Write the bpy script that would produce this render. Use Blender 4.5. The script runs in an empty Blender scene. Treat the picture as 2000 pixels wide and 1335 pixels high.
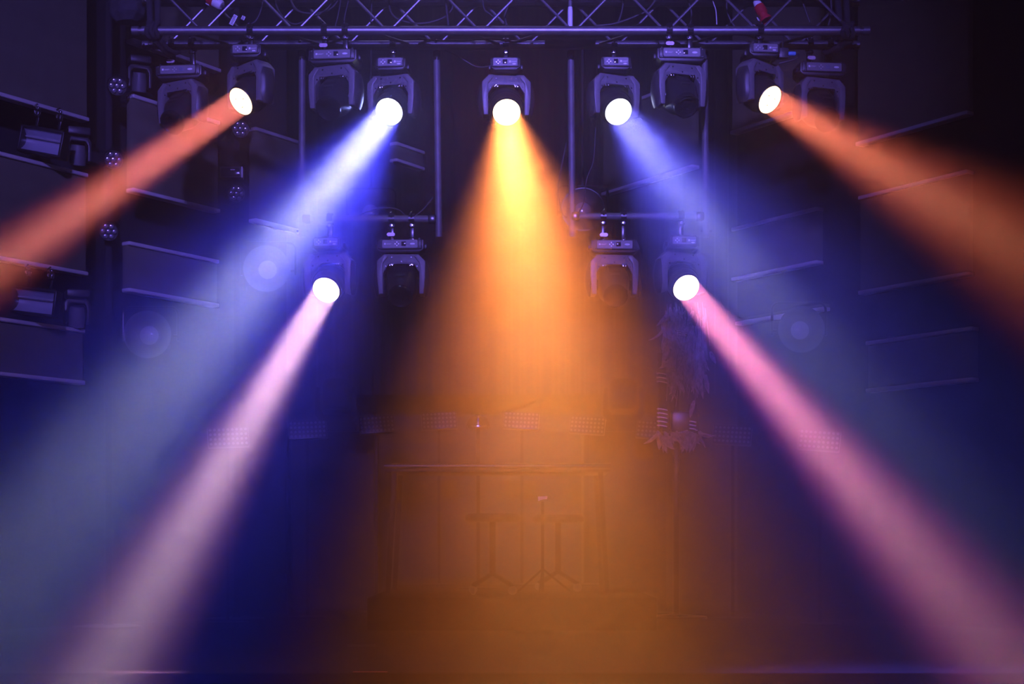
import bpy, bmesh, math, random
from mathutils import Vector, Matrix, Quaternion
random.seed(7)
scene = bpy.context.scene
COL = scene.collection
PI = math.pi
R = math.radians

# ------------------------------------------------------------------ camera
F_PX, HOR, CAM_Z = 2950.0, 1050.0, 0.55          # focal length in px, horizon row, eye height above the stage
cam_d = bpy.data.cameras.new('camera')
cam_d.sensor_width = 36.0
cam_d.lens = 36.0 * F_PX / 2000.0
cam_d.shift_y = (HOR - 667.5) / 2000.0
cam_d.clip_start, cam_d.clip_end = 0.05, 100
cam = bpy.data.objects.new('camera', cam_d)
COL.objects.link(cam)
cam.location = (0, 0, CAM_Z)
cam.rotation_euler = (R(90), 0, 0)
scene.camera = cam
CAM = Vector((0, 0, CAM_Z))

# ------------------------------------------------------------------ world, exposure
w = bpy.data.worlds.new('world')
scene.world = w
w.use_nodes = True
w.node_tree.nodes['Background'].inputs[0].default_value = (0, 0, 0, 1)
w.node_tree.nodes['Background'].inputs[1].default_value = 0.0
vs = scene.view_settings
vs.view_transform = 'Standard'
vs.look = 'None'
vs.gamma = 1.0
vs.use_curve_mapping = False
vs.exposure = 0.0
scene.display_settings.display_device = 'sRGB'
scene.cycles.use_denoising = True
scene.cycles.denoising_input_passes = 'RGB_ALBEDO'
scene.cycles.volume_bounces = 0
scene.cycles.max_bounces = 4
scene.cycles.sample_clamp_indirect = 4.0

# ------------------------------------------------------------------ house lights: violet front wash from the room's front bar
def area_light(name, loc, target, size, color, power, spread=180.0, shape='DISK'):
    d = bpy.data.lights.new(name, 'AREA')
    d.shape = shape
    d.size = size
    d.color = color
    d.energy = power
    d.spread = R(spread)
    o = bpy.data.objects.new(name, d)
    COL.objects.link(o)
    o.location = loc
    o.rotation_euler = (Vector(target) - Vector(loc)).to_track_quat('-Z', 'Y').to_euler()
    return o

def beam_light(name, loc, target, size, color, power, spread, soft=0.8):
    """A disk lamp the size of the lens; its nodes even out the beam across its angle, with a soft edge."""
    o = area_light(name, loc, target, size, color, power, spread)
    d = o.data
    d.use_nodes = True
    nt_ = d.node_tree
    em = nt_.nodes['Emission']
    g = nt_.nodes.new('ShaderNodeNewGeometry')
    def mth(op, a_, b_=None, clamp=False):
        n_ = nt_.nodes.new('ShaderNodeMath'); n_.operation = op; n_.use_clamp = clamp
        for i_, v_ in enumerate((a_, b_)):
            if v_ is None: continue
            if isinstance(v_, (int, float)): n_.inputs[i_].default_value = v_
            else: nt_.links.new(v_, n_.inputs[i_])
        return n_.outputs[0]
    dot = nt_.nodes.new('ShaderNodeVectorMath'); dot.operation = 'DOT_PRODUCT'
    nt_.links.new(g.outputs['Incoming'], dot.inputs[0]); nt_.links.new(g.outputs['Normal'], dot.inputs[1])
    c_ = mth('ABSOLUTE', dot.outputs['Value'])
    tan_ = mth('DIVIDE', mth('SQRT', mth('MAXIMUM', mth('SUBTRACT', 1.0, mth('MULTIPLY', c_, c_)), 0.0)), c_)
    t_ = mth('SUBTRACT', 1.0, mth('DIVIDE', tan_, math.tan(R(spread) / 2)), True)
    u_ = mth('DIVIDE', t_, soft, True)
    ss = mth('MULTIPLY', mth('MULTIPLY', u_, u_), mth('SUBTRACT', 3.0, mth('MULTIPLY', u_, 2.0)))
    f_ = mth('DIVIDE', ss, mth('MAXIMUM', t_, 0.02))
    nt_.links.new(f_, em.inputs['Strength'])
    return o

for tx, tz, pw, sp in ((-2.2, 3.0, 32, 34), (-0.2, 3.05, 26, 28), (0.75, 3.2, 19, 22)):
    area_light('front_wash_lamp', (tx * 0.5, -0.8, 4.3), (tx, 8.6, tz), 0.30, (0.21, 0.145, 1.0), pw, sp)

# unseen dim violet lamp added to lift the dark haze, aimed down and out
area_light('haze_fill_lamp', (-0.4, 9.3, 4.8), (-0.4, 5.0, 0.0), 1.4, (0.46, 0.36, 1.0), 3.5, 100)

HAZE_DENSITY, HAZE_G = 0.030, 0.70

# ------------------------------------------------------------------ helpers
def P(px, py, Y):
    return Vector(((px - 1000.0) / F_PX * Y, Y, CAM_Z + (HOR - py) / F_PX * Y))

def mat(name, color, rough=0.5, metal=0.0, emit=None, strength=0.0, noise=0.0, scale=30.0, spec=0.5, bump=0.0):
    m = bpy.data.materials.new(name)
    m.use_nodes = True
    nt = m.node_tree
    b = nt.nodes['Principled BSDF']
    b.inputs['Base Color'].default_value = (*color, 1)
    b.inputs['Roughness'].default_value = rough
    b.inputs['Metallic'].default_value = metal
    b.inputs['Specular IOR Level'].default_value = spec
    if emit:
        b.inputs['Emission Color'].default_value = (*emit, 1)
        b.inputs['Emission Strength'].default_value = strength
    if noise > 0 or bump > 0:
        tc = nt.nodes.new('ShaderNodeTexCoord')
        nz = nt.nodes.new('ShaderNodeTexNoise')
        nz.inputs['Scale'].default_value = scale
        nz.inputs['Detail'].default_value = 4
        nt.links.new(tc.outputs['Object'], nz.inputs['Vector'])
        if noise > 0:
            rp = nt.nodes.new('ShaderNodeValToRGB')
            rp.color_ramp.elements[0].position = 0.3
            rp.color_ramp.elements[1].position = 0.7
            rp.color_ramp.elements[0].color = tuple(c * (1 - noise) for c in color) + (1,)
            rp.color_ramp.elements[1].color = tuple(min(1, c * (1 + noise)) for c in color) + (1,)
            nt.links.new(nz.outputs['Fac'], rp.inputs['Fac'])
            nt.links.new(rp.outputs['Color'], b.inputs['Base Color'])
        if bump > 0:
            bp = nt.nodes.new('ShaderNodeBump')
            bp.inputs['Strength'].default_value = bump
            bp.inputs['Distance'].default_value = 0.01
            nt.links.new(nz.outputs['Fac'], bp.inputs['Height'])
            nt.links.new(bp.outputs['Normal'], b.inputs['Normal'])
    return m

M = {
    'black_plastic': mat('black plastic', (0.030, 0.030, 0.034), 0.42, noise=0.15, scale=60),
    'head_plastic': mat('head plastic', (0.020, 0.020, 0.023), 0.33),
    'yoke': mat('satin grey yoke plastic', (0.11, 0.11, 0.117), 0.5, noise=0.08, scale=80),
    'yoke_arm': mat('grey yoke arm plastic', (0.15, 0.15, 0.157), 0.42, noise=0.08, scale=80),
    'panel': mat('grey control panel', (0.17, 0.17, 0.18), 0.45),
    'panel_recess': mat('dark panel recess', (0.008, 0.008, 0.009), 0.6),
    'display': mat('dark display', (0.02, 0.022, 0.03), 0.15),
    'display_pale': mat('pale display', (0.16, 0.18, 0.24), 0.2),
    'mark': mat('white print', (0.75, 0.75, 0.78), 0.5),
    'button': mat('silver button', (0.5, 0.5, 0.52), 0.3, 0.5),
    'chrome': mat('chrome', (0.8, 0.8, 0.82), 0.12, 1.0),
    'alu': mat('brushed aluminium', (0.22, 0.22, 0.235), 0.42, 0.8, noise=0.12, scale=25),
    'alu_dull': mat('dull aluminium', (0.13, 0.13, 0.14), 0.6, 0.35, noise=0.18, scale=18),
    'black_metal': mat('black metal', (0.022, 0.022, 0.025), 0.35, 0.3),
    'clamp_metal': mat('dark clamp metal', (0.05, 0.05, 0.055), 0.25, 0.7),
    'handle': mat('pale clamp wing', (0.62, 0.50, 0.55), 0.35, 0.2),
    'cable': mat('black rubber cable', (0.045, 0.045, 0.05), 0.45),
    'cable_white': mat('pale cable', (0.5, 0.5, 0.52), 0.5),
    'glass': mat('dark lens glass', (0.01, 0.01, 0.014), 0.04, 0.0, spec=0.9),
    'sling': mat('black webbing', (0.02, 0.02, 0.024), 0.85, noise=0.3, scale=90, bump=0.3),
    'bag': mat('black canvas', (0.045, 0.047, 0.055), 0.85, noise=0.3, scale=22, bump=0.5),
    'red': mat('red plug plastic', (0.42, 0.015, 0.03), 0.42),
    'white': mat('white plug plastic', (0.75, 0.75, 0.78), 0.45),
    'bluep': mat('blue plug plastic', (0.10, 0.30, 0.62), 0.4),
    'board': mat('dark grey panel cloth', (0.105, 0.108, 0.072), 0.9, noise=0.12, scale=9),
    'trim': mat('satin metal lip', (0.66, 0.65, 0.66), 0.42, 0.3),
    'curtain': mat('dark velvet curtain', (0.036, 0.033, 0.042), 0.85),
    'wall': mat('black painted wall', (0.018, 0.018, 0.022), 0.9, noise=0.25, scale=3, bump=0.15),
    'floor': mat('black stage floor', (0.007, 0.007, 0.008), 0.9, noise=0.35, scale=4, bump=0.1, spec=0.15),
    'ceiling': mat('black ceiling', (0.012, 0.012, 0.014), 0.95),
    'reflector': mat('dish reflector', (0.12, 0.12, 0.13), 0.45, 0.5),
    'bulb': mat('frosted glass bulb', (0.30, 0.30, 0.33), 0.12, 0.0, spec=0.8),
    'flood_tube': mat('flood reflector', (0.60, 0.62, 0.70), 0.38, 0.6),
    'led': mat('clear LED lens', (0.30, 0.30, 0.34), 0.12, 0.4, spec=0.9),
    'feather': mat('dark feathers', (0.40, 0.33, 0.42), 0.7, noise=0.4, scale=35),
    'fringe': mat('dark raffia fringe', (0.26, 0.21, 0.28), 0.7, noise=0.4, scale=35),
    'ring': mat('pale ring', (0.75, 0.66, 0.78), 0.4),
    'tape': mat('orange floor tape', (0.5, 0.12, 0.03), 0.6),
    'paper': mat('pale pink card', (0.72, 0.52, 0.66), 0.7),
    'cloth': mat('black table cloth', (0.03, 0.03, 0.034), 0.9),
}

def new_bm():
    return bmesh.new()

def box(bm, size, center=(0, 0, 0), bevel=0.0, rot=None, seg=2):
    g = bmesh.ops.create_cube(bm, size=1.0)
    vs_ = g['verts']
    bmesh.ops.scale(bm, vec=Vector(size), verts=vs_)
    if bevel > 0:
        es = list({e for v in vs_ for e in v.link_edges})
        rr = bmesh.ops.bevel(bm, geom=es, offset=bevel, segments=seg, profile=0.5, affect='EDGES')
        seen = set(vs_)
        vs_ = list({v for v in rr['verts']} | {v for v in seen if v.is_valid})
        fs = {f for v in vs_ for f in v.link_faces}
        vs_ = list({v for f in fs for v in f.verts})
    if rot is not None:
        bmesh.ops.rotate(bm, cent=(0, 0, 0), matrix=rot, verts=vs_)
    bmesh.ops.translate(bm, vec=Vector(center), verts=vs_)
    return vs_

def tube(bm, pts, r, n=10, cap=True, r2=None):
    pts = [Vector(p) for p in pts]
    rings = []
    up = None
    N = len(pts)
    for i, p in enumerate(pts):
        if i == 0: t = pts[1] - pts[0]
        elif i == N - 1: t = pts[-1] - pts[-2]
        else: t = (pts[i + 1] - pts[i]).normalized() + (pts[i] - pts[i - 1]).normalized()
        t = t.normalized() if t.length > 1e-9 else Vector((0, 0, 1))
        if up is None:
            up = t.orthogonal().normalized()
        else:
            up = (up - t * up.dot(t))
            up = up.normalized() if up.length > 1e-6 else t.orthogonal().normalized()
        s = t.cross(up)
        rr = r if r2 is None else r + (r2 - r) * i / (N - 1)
        rings.append([bm.verts.new(p + (up * math.cos(2 * PI * k / n) + s * math.sin(2 * PI * k / n)) * rr) for k in range(n)])
    for a, b in zip(rings, rings[1:]):
        for k in range(n):
            bm.faces.new((a[k], a[(k + 1) % n], b[(k + 1) % n], b[k]))
    if cap:
        bm.faces.new(list(reversed(rings[0])))
        bm.faces.new(rings[-1])
    return rings

def lathe(bm, prof, n=40, mx=None):
    """prof: (r, a) pairs, a along local +Z; mx places it."""
    mx = mx or Matrix.Identity(4)
    rings = []
    for r, a in prof:
        if r < 1e-6:
            rings.append([bm.verts.new(mx @ Vector((0, 0, a)))])
        else:
            rings.append([bm.verts.new(mx @ Vector((r * math.cos(2 * PI * k / n), r * math.sin(2 * PI * k / n), a))) for k in range(n)])
    for a, b in zip(rings, rings[1:]):
        if len(a) == 1 and len(b) == 1: continue
        for k in range(n):
            if len(a) == 1: bm.faces.new((a[0], b[k], b[(k + 1) % n]))
            elif len(b) == 1: bm.faces.new((a[k], b[0], a[(k + 1) % n]))
            else: bm.faces.new((a[k], b[k], b[(k + 1) % n], a[(k + 1) % n]))

def prism(bm, poly, y0, y1, bevel=0.0):
    """poly: (x, z) outline, extruded along y."""
    a = [bm.verts.new((x, y0, z)) for x, z in poly]
    b = [bm.verts.new((x, y1, z)) for x, z in poly]
    n = len(poly)
    fs = [bm.faces.new(a), bm.faces.new(list(reversed(b)))]
    for k in range(n):
        fs.append(bm.faces.new((a[k], b[k], b[(k + 1) % n], a[(k + 1) % n])))
    bmesh.ops.recalc_face_normals(bm, faces=fs)
    if bevel > 0:
        es = list({e for f in fs[:2] for e in f.edges})
        bmesh.ops.bevel(bm, geom=es, offset=bevel, segments=2, profile=0.5, affect='EDGES')

MESHES = {}
def mesh(key, bm, m, sharp=35):
    bmesh.ops.recalc_face_normals(bm, faces=bm.faces[:])
    me = bpy.data.meshes.new(key)
    bm.to_mesh(me)
    bm.free()
    me.materials.append(m)
    me.polygons.foreach_set('use_smooth', [True] * len(me.polygons))
    me.set_sharp_from_angle(angle=R(sharp))
    return me

def link(name, me, parent=None, loc=None, rot=None):
    o = bpy.data.objects.new(name, me)
    COL.objects.link(o)
    if parent: o.parent = parent
    if loc is not None: o.location = loc
    if rot is not None:
        o.rotation_mode = 'QUATERNION'
        o.rotation_quaternion = rot
    return o

def obj(name, bm, m, parent=None, loc=None, rot=None, sharp=35):
    return link(name, mesh(name, bm, m, sharp), parent, loc, rot)

def cached(key, fn, m, sharp=35):
    if key not in MESHES:
        bm = new_bm()
        fn(bm)
        MESHES[key] = mesh(key, bm, m, sharp)
    return MESHES[key]

def tag(o, label, cat, group=None, kind=None):
    o['label'] = label
    o['category'] = cat
    if group: o['group'] = group
    if kind: o['kind'] = kind
    return o

def thing(name, label, cat, loc=(0, 0, 0), rotz=0.0, group=None):
    o = bpy.data.objects.new(name, None)
    o.empty_display_size = 0.1
    COL.objects.link(o)
    o.location = loc
    o.rotation_euler = (0, 0, rotz)
    return tag(o, label, cat, group)

def structure(name, bm, m, label=None):
    o = obj(name, bm, m)
    o['kind'] = 'structure'
    o['label'] = label or name
    return o

# ------------------------------------------------------------------ the room
XW, YB, YF, ZC, ZH = 4.6, 12.9, -5.0, 5.0, -0.9
STAGE_Y = 6.15
bm = new_bm(); box(bm, (2 * XW, YB - STAGE_Y, 0.9), (0, (YB + STAGE_Y) / 2, -0.45)); structure('floor_stage', bm, M['floor'], 'black stage floor')
bm = new_bm(); box(bm, (2 * XW, STAGE_Y - YF, 0.1), (0, (STAGE_Y + YF) / 2, ZH - 0.05)); structure('floor_house', bm, M['floor'], 'dark audience floor below the stage')
bm = new_bm(); box(bm, (2 * XW + 0.2, YB - YF, 0.1), (0, (YB + YF) / 2, ZC + 0.05)); structure('ceiling', bm, M['ceiling'], 'black ceiling')
bm = new_bm(); box(bm, (2 * XW + 0.2, 0.1, ZC - ZH), (0, YB + 0.05, (ZC + ZH) / 2)); structure('wall_back', bm, M['wall'], 'black wall behind the stage')
bm = new_bm(); box(bm, (2 * XW + 0.2, 0.1, ZC - ZH), (0, YF - 0.05, (ZC + ZH) / 2)); structure('wall_front', bm, M['wall'], 'black wall at the audience end')
for s, nm in ((-1, 'left'), (1, 'right')):
    bm = new_bm(); box(bm, (0.1, YB - YF, ZC - ZH), (s * (XW + 0.05), (YB + YF) / 2, (ZC + ZH) / 2)); structure('wall_' + nm, bm, M['wall'], 'black %s side wall' % nm)

# haze filling the room
hz = bpy.data.materials.new('stage haze')
hz.use_nodes = True
nt = hz.node_tree
nt.nodes.clear()
out = nt.nodes.new('ShaderNodeOutputMaterial')
sc_ = nt.nodes.new('ShaderNodeVolumeScatter')
sc_.inputs['Color'].default_value = (1, 1, 1, 1)
sc_.inputs['Density'].default_value = HAZE_DENSITY
sc_.inputs['Anisotropy'].default_value = HAZE_G
nt.links.new(sc_.outputs[0], out.inputs['Volume'])
bm = new_bm(); box(bm, (2 * XW - 0.02, YB - YF - 0.02, ZC - ZH - 0.02), (0, (YB + YF) / 2, (ZC + ZH) / 2))
haze = obj('haze', bm, hz)
tag(haze, 'thin stage haze filling the whole room', 'haze', kind='stuff')

# ------------------------------------------------------------------ truss
TY, TYR, SP = 8.2, 8.44, 0.24
TX0, TX1 = (258 - 1000) / F_PX * TY, (1698 - 1000) / F_PX * TY
TZ = P(0, 60, TY).z                      # bottom chord height
truss = thing('lighting_truss', 'long aluminium box truss hung overhead carrying the upper row of stage lights', 'truss', ((TX0 + TX1) / 2, TY + SP / 2, TZ))
def tobj(name, bm, m):
    o = obj(name, bm, m, truss)
    o.matrix_parent_inverse = Matrix.Translation(truss.location).inverted()
    return o
for (y, z) in ((TY, TZ), (TYR, TZ), (TY, TZ + SP), (TYR, TZ + SP)):
    bm = new_bm()
    tube(bm, [(TX0 + 0.055, y, z), (TX1 - 0.055, y, z)], 0.0245, 20)
    for xe, s in ((TX0, 1), (TX1, -1)):
        tube(bm, [(xe, y, z), (xe + s * 0.036, y, z)], 0.0245, 20)
        tube(bm, [(xe + s * 0.03, y, z), (xe + s * 0.06, y, z)], 0.017, 16)
    tobj('chord', bm, M['alu'])
NODE0, PER = (758 - 1000) / F_PX * TY, 181.0 / F_PX * TY
def braces(fn0, fn1, phase):
    k = -7
    for k in range(-8, 9):
        xb = NODE0 + PER * (k + phase)
        for s in (-1, 1):
            xa, xc = xb + s * 0.030, xb + s * (PER / 2 - 0.030)
            if min(xa, xc) < TX0 + 0.05 or max(xa, xc) > TX1 - 0.05: continue
            bm = new_bm()
            tube(bm, [fn0(xa), fn1(xc)], 0.0078, 8)
            tobj('brace', bm, M['alu'])
braces(lambda x: (x, TY, TZ + 0.022), lambda x: (x, TY, TZ + SP - 0.022), 0.0)
braces(lambda x: (x, TYR, TZ + 0.022), lambda x: (x, TYR, TZ + SP - 0.022), 0.5)
braces(lambda x: (x, TYR - 0.022, TZ), lambda x: (x, TY + 0.022, TZ), 0.25)
braces(lambda x: (x, TY + 0.022, TZ + SP), lambda x: (x, TYR - 0.022, TZ + SP), 0.25)

# black slings choked round each end of the truss and the hoist bag
def sling(px, label):
    c = (px - 1000) / F_PX * TY
    t = thing('round_sling', label, 'sling', (c, TY, TZ))
    bm = new_bm()
    for i, dx in enumerate((-0.028, -0.005, 0.02)):
        pts = [(dx + 0.006 * math.sin(a * 3 + i), 0.040 * math.cos(a), 0.040 * math.sin(a)) for a in [2 * PI * k / 22 for k in range(23)]]
        tube(bm, pts, 0.0125, 8)
    obj('choke_wrap', bm, M['sling'], t)
    for s in (0, 1):
        bm = new_bm()
        tube(bm, [(0.01 - 0.04 * s, 0.04, 0.03), (0.005 - 0.05 * s, 0.06, 0.25), (-0.01 - 0.03 * s, 0.10, 0.75), (0, 0.12, ZC - TZ - 0.02)], 0.017, 8)
        obj('sling_leg', bm, M['sling'], t)
    sg = 1 if px < 1000 else -1
    bm = new_bm()
    tube(bm, [(0.0, 0.02, -0.045), (sg * 0.03, 0.08, -0.07), (sg * 0.05, 0.15, -0.08), (sg * 0.06, 0.215, -0.045)], 0.018, 8)
    tube(bm, [(0.03, 0.02, -0.045), (sg * 0.05, 0.08, -0.07), (sg * 0.075, 0.15, -0.075), (sg * 0.085, 0.215, -0.045)], 0.014, 8)
    obj('sling_loop', bm, M['sling'], t)
sling(301, 'black webbing sling choked round the truss end beside the canvas chain bag')
sling(1655, 'black webbing sling choked round the truss end above the tilted head under the orange beam')

b = P(250, -22, 8.9)
t = thing('chain_bag', 'black canvas hoist chain bag hanging above the end of the truss', 'bag', b)
bm = new_bm()
lathe(bm, [(0.0, -0.20), (0.06, -0.20), (0.10, -0.16), (0.115, -0.05), (0.105, 0.10), (0.09, 0.22), (0.075, 0.22), (0.07, 0.1)], 28)
for v in bm.verts:
    a = math.atan2(v.co.y, v.co.x)
    v.co.xy = v.co.xy * (1 + 0.09 * math.sin(3 * a + v.co.z * 9) + 0.05 * math.sin(7 * a - v.co.z * 14))
obj('bag_body', bm, M['bag'], t)
for s in (-1, 1):
    bm = new_bm()
    tube(bm, [(s * 0.09, 0, 0.2), (s * 0.06, 0, 0.5), (0.0, 0, ZC - b.z - 0.03)], 0.01, 8)
    obj('bag_strap', bm, M['sling'], t)

# centre suspension: pale hoist hook and bracket plate
b = P(1112, 48, TYR)
t = thing('hoist_hook', 'pale hoist hook and bracket plate in the middle of the truss', 'hoist hook', (b.x, TY + 0.12, TZ))
bm = new_bm(); lathe(bm, [(0.0, 0.17), (0.012, 0.17), (0.014, 0.15), (0.014, 0.05), (0.008, 0.04), (0.008, -0.005), (0, -0.005)], 16); obj('hook_pin', bm, M['white'], t)
bm = new_bm(); tube(bm, [(0, 0, 0.16), (0, 0, ZC - TZ - 0.02)], 0.011, 10); obj('hoist_chain', bm, M['alu_dull'], t)
bm = new_bm(); prism(bm, [(-0.10, -0.02), (0.10, -0.02), (0.05, 0.03), (-0.05, 0.03)], -0.012, 0.012, 0.002)
box(bm, (0.28, 0.17, 0.008), (0, 0, -0.024), 0.002)
obj('bracket_plate', bm, M['alu_dull'], t)

# ------------------------------------------------------------------ moving heads
def rounded_rect(bm, w_, h_, r, y0, y1, n=5):
    pts = []
    for cx, cz, a0 in ((w_/2 - r, h_/2 - r, 0), (-w_/2 + r, h_/2 - r, 90), (-w_/2 + r, -h_/2 + r, 180), (w_/2 - r, -h_/2 + r, 270)):
        for k in range(n + 1):
            a = R(a0 + 90 * k / n)
            pts.append((cx + r * math.cos(a), cz + r * math.sin(a)))
    prism(bm, pts, y0, y1)

def yoke_poly(W, H, OW, T, co, ci_x, ci_z, foot):
    """U shape hanging down from z=0; W outer width, OW opening width, T bridge height."""
    h = W / 2; o = OW / 2
    return [(-h + co, 0), (h - co, 0), (h, -co * 1.25), (h - 0.002, -H * 0.62), (h - foot, -H), (o, -H), (o, -T - ci_z), (o - ci_x, -T),
            (-o + ci_x, -T), (-o, -T - ci_z), (-o, -H), (-h + foot, -H), (-h + 0.002, -H * 0.62), (-h, -co * 1.25)]

def moving_head(label, basepx, Y, big, dirdeg, phi, base_yaw=0.0, lit=None, clamp_kind='chord', lever=None, lens_l=None, clamp_z=None, group=None, display='display', beams=()):
    """basepx: pixel of the middle of the base's top edge. dirdeg: image direction of the beam (x right, y down), phi: angle off the line to the camera."""
    drop = 10.0 if big else 13.0                      # basepx was read on the front face, which stands nearer and so higher in the frame
    base = P(basepx[0], basepx[1] + drop, Y)
    PIV = 0.242 if big else 0.233                     # tilt axis below the top of the base
    BW, BD, BH = (0.262, 0.165, 0.066) if big else (0.165, 0.25, 0.060)
    t = thing('moving_head', label, 'moving head light', base, group=group or ('unlit moving heads' if not lit else 'lit moving heads'))
    K = 'big' if big else 'small'
    yaw = Quaternion((0, 0, 1), R(base_yaw))
    fy = -BD / 2
    # base with chamfered lower edge
    def f_base(bm):
        prism(bm, [(-BW/2, -0.003), (BW/2, -0.003), (BW/2, -BH + 0.012), (BW/2 - 0.022, -BH - 0.006), (-BW/2 + 0.022, -BH - 0.006), (-BW/2, -BH + 0.012)], fy + 0.006, BD/2 - 0.006, 0.004)
        box(bm, (BW * 0.93, BD + 0.004, BH - 0.012), (0, 0, -BH/2 + 0.003), 0.006)
        for s in (-1, 1):                                   # side handles and screw heads
            box(bm, (0.016, BD * 0.42, 0.026), (s * (BW/2 + 0.006), 0, -BH/2), 0.005)
            for zz in (-0.010, -BH + 0.016):
                lathe(bm, [(0, 0.004), (0.004, 0.003), (0.004, 0)], 10, Matrix.Translation((s * (BW * 0.465 - 0.009), fy - 0.002, zz)) @ Matrix.Rotation(R(90), 4, 'X'))
            for yy in (-1, 1):
                lathe(bm, [(0, 0.012), (0.007, 0.012), (0.008, 0)], 12, Matrix.Translation((s * BW * 0.4, yy * BD * 0.38, -0.004)))
    link('base', cached('base_' + K, f_base, M['black_plastic']), t, rot=yaw)
    # control panel on the front of the base
    pw, ph = (0.198, 0.044) if big else (0.132, 0.042)
    pz = -BH/2 + 0.004
    def f_panel(bm):
        rounded_rect(bm, pw, ph, 0.007, fy - 0.0075, fy - 0.001)
        bmesh.ops.translate(bm, vec=(0, 0, pz), verts=bm.verts)
    pan = link('control_panel', cached('panel_' + K, f_panel, M['panel']), t, rot=yaw)
    def f_bez(bm):
        rounded_rect(bm, pw + 0.010, ph + 0.009, 0.010, fy - 0.005, fy + 0.002)
        bmesh.ops.translate(bm, vec=(0, 0, pz), verts=bm.verts)
    link('panel_gasket', cached('gasket_' + K, f_bez, M['panel_recess']), pan)
    dx = 0.021 if big else -0.002
    def f_disp(bm):
        box(bm, (0.025, 0.003, 0.024), (dx, fy - 0.008, pz + 0.001), 0.001)
    link('display', cached('disp_' + K + display, f_disp, M[display]), pan)
    bx = -0.018 if big else -0.040
    for k in range(4):
        def f_btn(bm, k=k):
            a = k * PI / 2
            lathe(bm, [(0, 0.0035), (0.0034, 0.003), (0.0042, 0)], 14, Matrix.Translation((bx + 0.0095 * math.cos(a), fy - 0.0072, pz + 0.0095 * math.sin(a))) @ Matrix.Rotation(R(90), 4, 'X'))
        link('button', cached('btn_%s_%d' % (K, k), f_btn, M['button']), pan)
    lx = -0.084 if big else 0.026
    def f_logo(bm):
        box(bm, (0.010, 0.0012, 0.010), (lx, fy - 0.0078, pz + 0.001))
    link('logo', cached('logo_' + K, f_logo, M['mark']), pan)
    for k in range(2):
        def f_line(bm, k=k):
            box(bm, (0.030 - 0.006 * k, 0.0010, 0.0014), (lx + 0.023 - 0.003 * k, fy - 0.0078, pz + 0.0025 - 0.0040 * k))
        link('lettering', cached('line_%s_%d' % (K, k), f_line, M['mark']), pan)
    def f_emb(bm):
        ox, oz, ow = (0.070, pz, 0.0145) if big else (0.048, pz - 0.012, 0.010)
        n = 24
        prism(bm, [(ox + ow * math.cos(2*PI*k/n), oz + ow * 0.36 * math.sin(2*PI*k/n)) for k in range(n)], fy - 0.0084, fy - 0.0072)
    link('emblem', cached('emblem_' + K, f_emb, M['mark']), pan)
    # pan hub
    def f_hub(bm):
        lathe(bm, [(0.0, -BH), (0.040, -BH), (0.044, -BH - 0.006), (0.030, -BH - 0.009), (0.0, -BH - 0.0095)], 28)
    link('pan_hub', cached('hub_' + K, f_hub, M['chrome' if not big else 'clamp_metal']), t)
    def f_stud(bm):
        lathe(bm, [(0, 0.0), (0.005, 0.0), (0.006, -0.004), (0.004, -0.009), (0, -0.010)], 14, Matrix.Translation((0.004, fy * 0.72, -BH + 0.001)))
    link('glint_stud', cached('stud_' + K, f_stud, M['chrome']), t, rot=yaw)  # chrome stud added to catch a bright dot of wash light under the base
    # clamps
    hz_ = clamp_z + drop * Y / F_PX
    xs = (-0.057, 0.057) if big else (0.0,)
    for ci, x in enumerate(xs):
        bm = new_bm()
        rad = 0.0265 if clamp_kind == 'chord' else 0.0225
        n = 14
        for yy0, yy1 in ((-0.016, 0.016),):
            pts_o = [( (rad + 0.011) * math.cos(a), (rad + 0.011) * math.sin(a)) for a in [R(-75 + 285 * k / n) for k in range(n + 1)]]
            pts_i = [( (rad + 0.0012) * math.cos(a), (rad + 0.0012) * math.sin(a)) for a in [R(-75 + 285 * k / n) for k in range(n + 1)]]
            for k in range(n):
                quad = [pts_o[k], pts_o[k+1], pts_i[k+1], pts_i[k]]
                f = []
                for xx in (x + yy0, x + yy1):
                    f.append([bm.verts.new((xx, p[0], hz_ + p[1])) for p in quad])
                a_, b_ = f
                bm.faces.new(a_); bm.faces.new(list(reversed(b_)))
                for q in range(4):
                    bm.faces.new((a_[q], b_[q], b_[(q+1) % 4], a_[(q+1) % 4]))
        box(bm, (0.028, 0.026, max(0.012, hz_ - rad - 0.014)), (x, 0, (hz_ - rad - 0.010) / 2), 0.004)
        box(bm, (0.036, 0.030, 0.010), (x, -0.012, hz_ - rad - 0.022), 0.003)
        tube(bm, [(x, -0.034, hz_ + 0.006), (x, -0.05, hz_ + 0.022)], 0.006, 8)
        c = obj('clamp', bm, M['clamp_metal'], t, rot=yaw)
        bm = new_bm()
        tube(bm, [(x, -rad - 0.006, hz_ + 0.012), (x, -rad - 0.030, hz_ + 0.030)], 0.0045, 10)
        obj('clamp_bolt', bm, M['chrome'], c)
        bm = new_bm()
        lathe(bm, [(0, 0.006), (0.009, 0.005), (0.009, -0.005), (0, -0.006)], 12, Matrix.Translation((x, -0.030, hz_ - rad - 0.018)) @ Matrix.Rotation(R(90), 4, 'X'))
        obj('clamp_knob', bm, M['chrome'], c)
        if big:
            bm = new_bm()
            if ci == 0:
                rounded_rect(bm, 0.046, 0.020, 0.0098, -0.045, -0.034)
                for v in bm.verts: v.co.x += x; v.co.z += 0.034
                obj('wing_handle', bm, M['handle'], c)
                bm = new_bm()
            box(bm, (0.030, 0.030, 0.006), (x + 0.003, -0.030, 0.006), 0.002)
            lathe(bm, [(0, 0.014), (0.006, 0.012), (0.008, 0)], 12, Matrix.Translation((x + 0.006, -0.034, 0.008)))
            obj('quick_lock', bm, M['chrome'], c)
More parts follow.
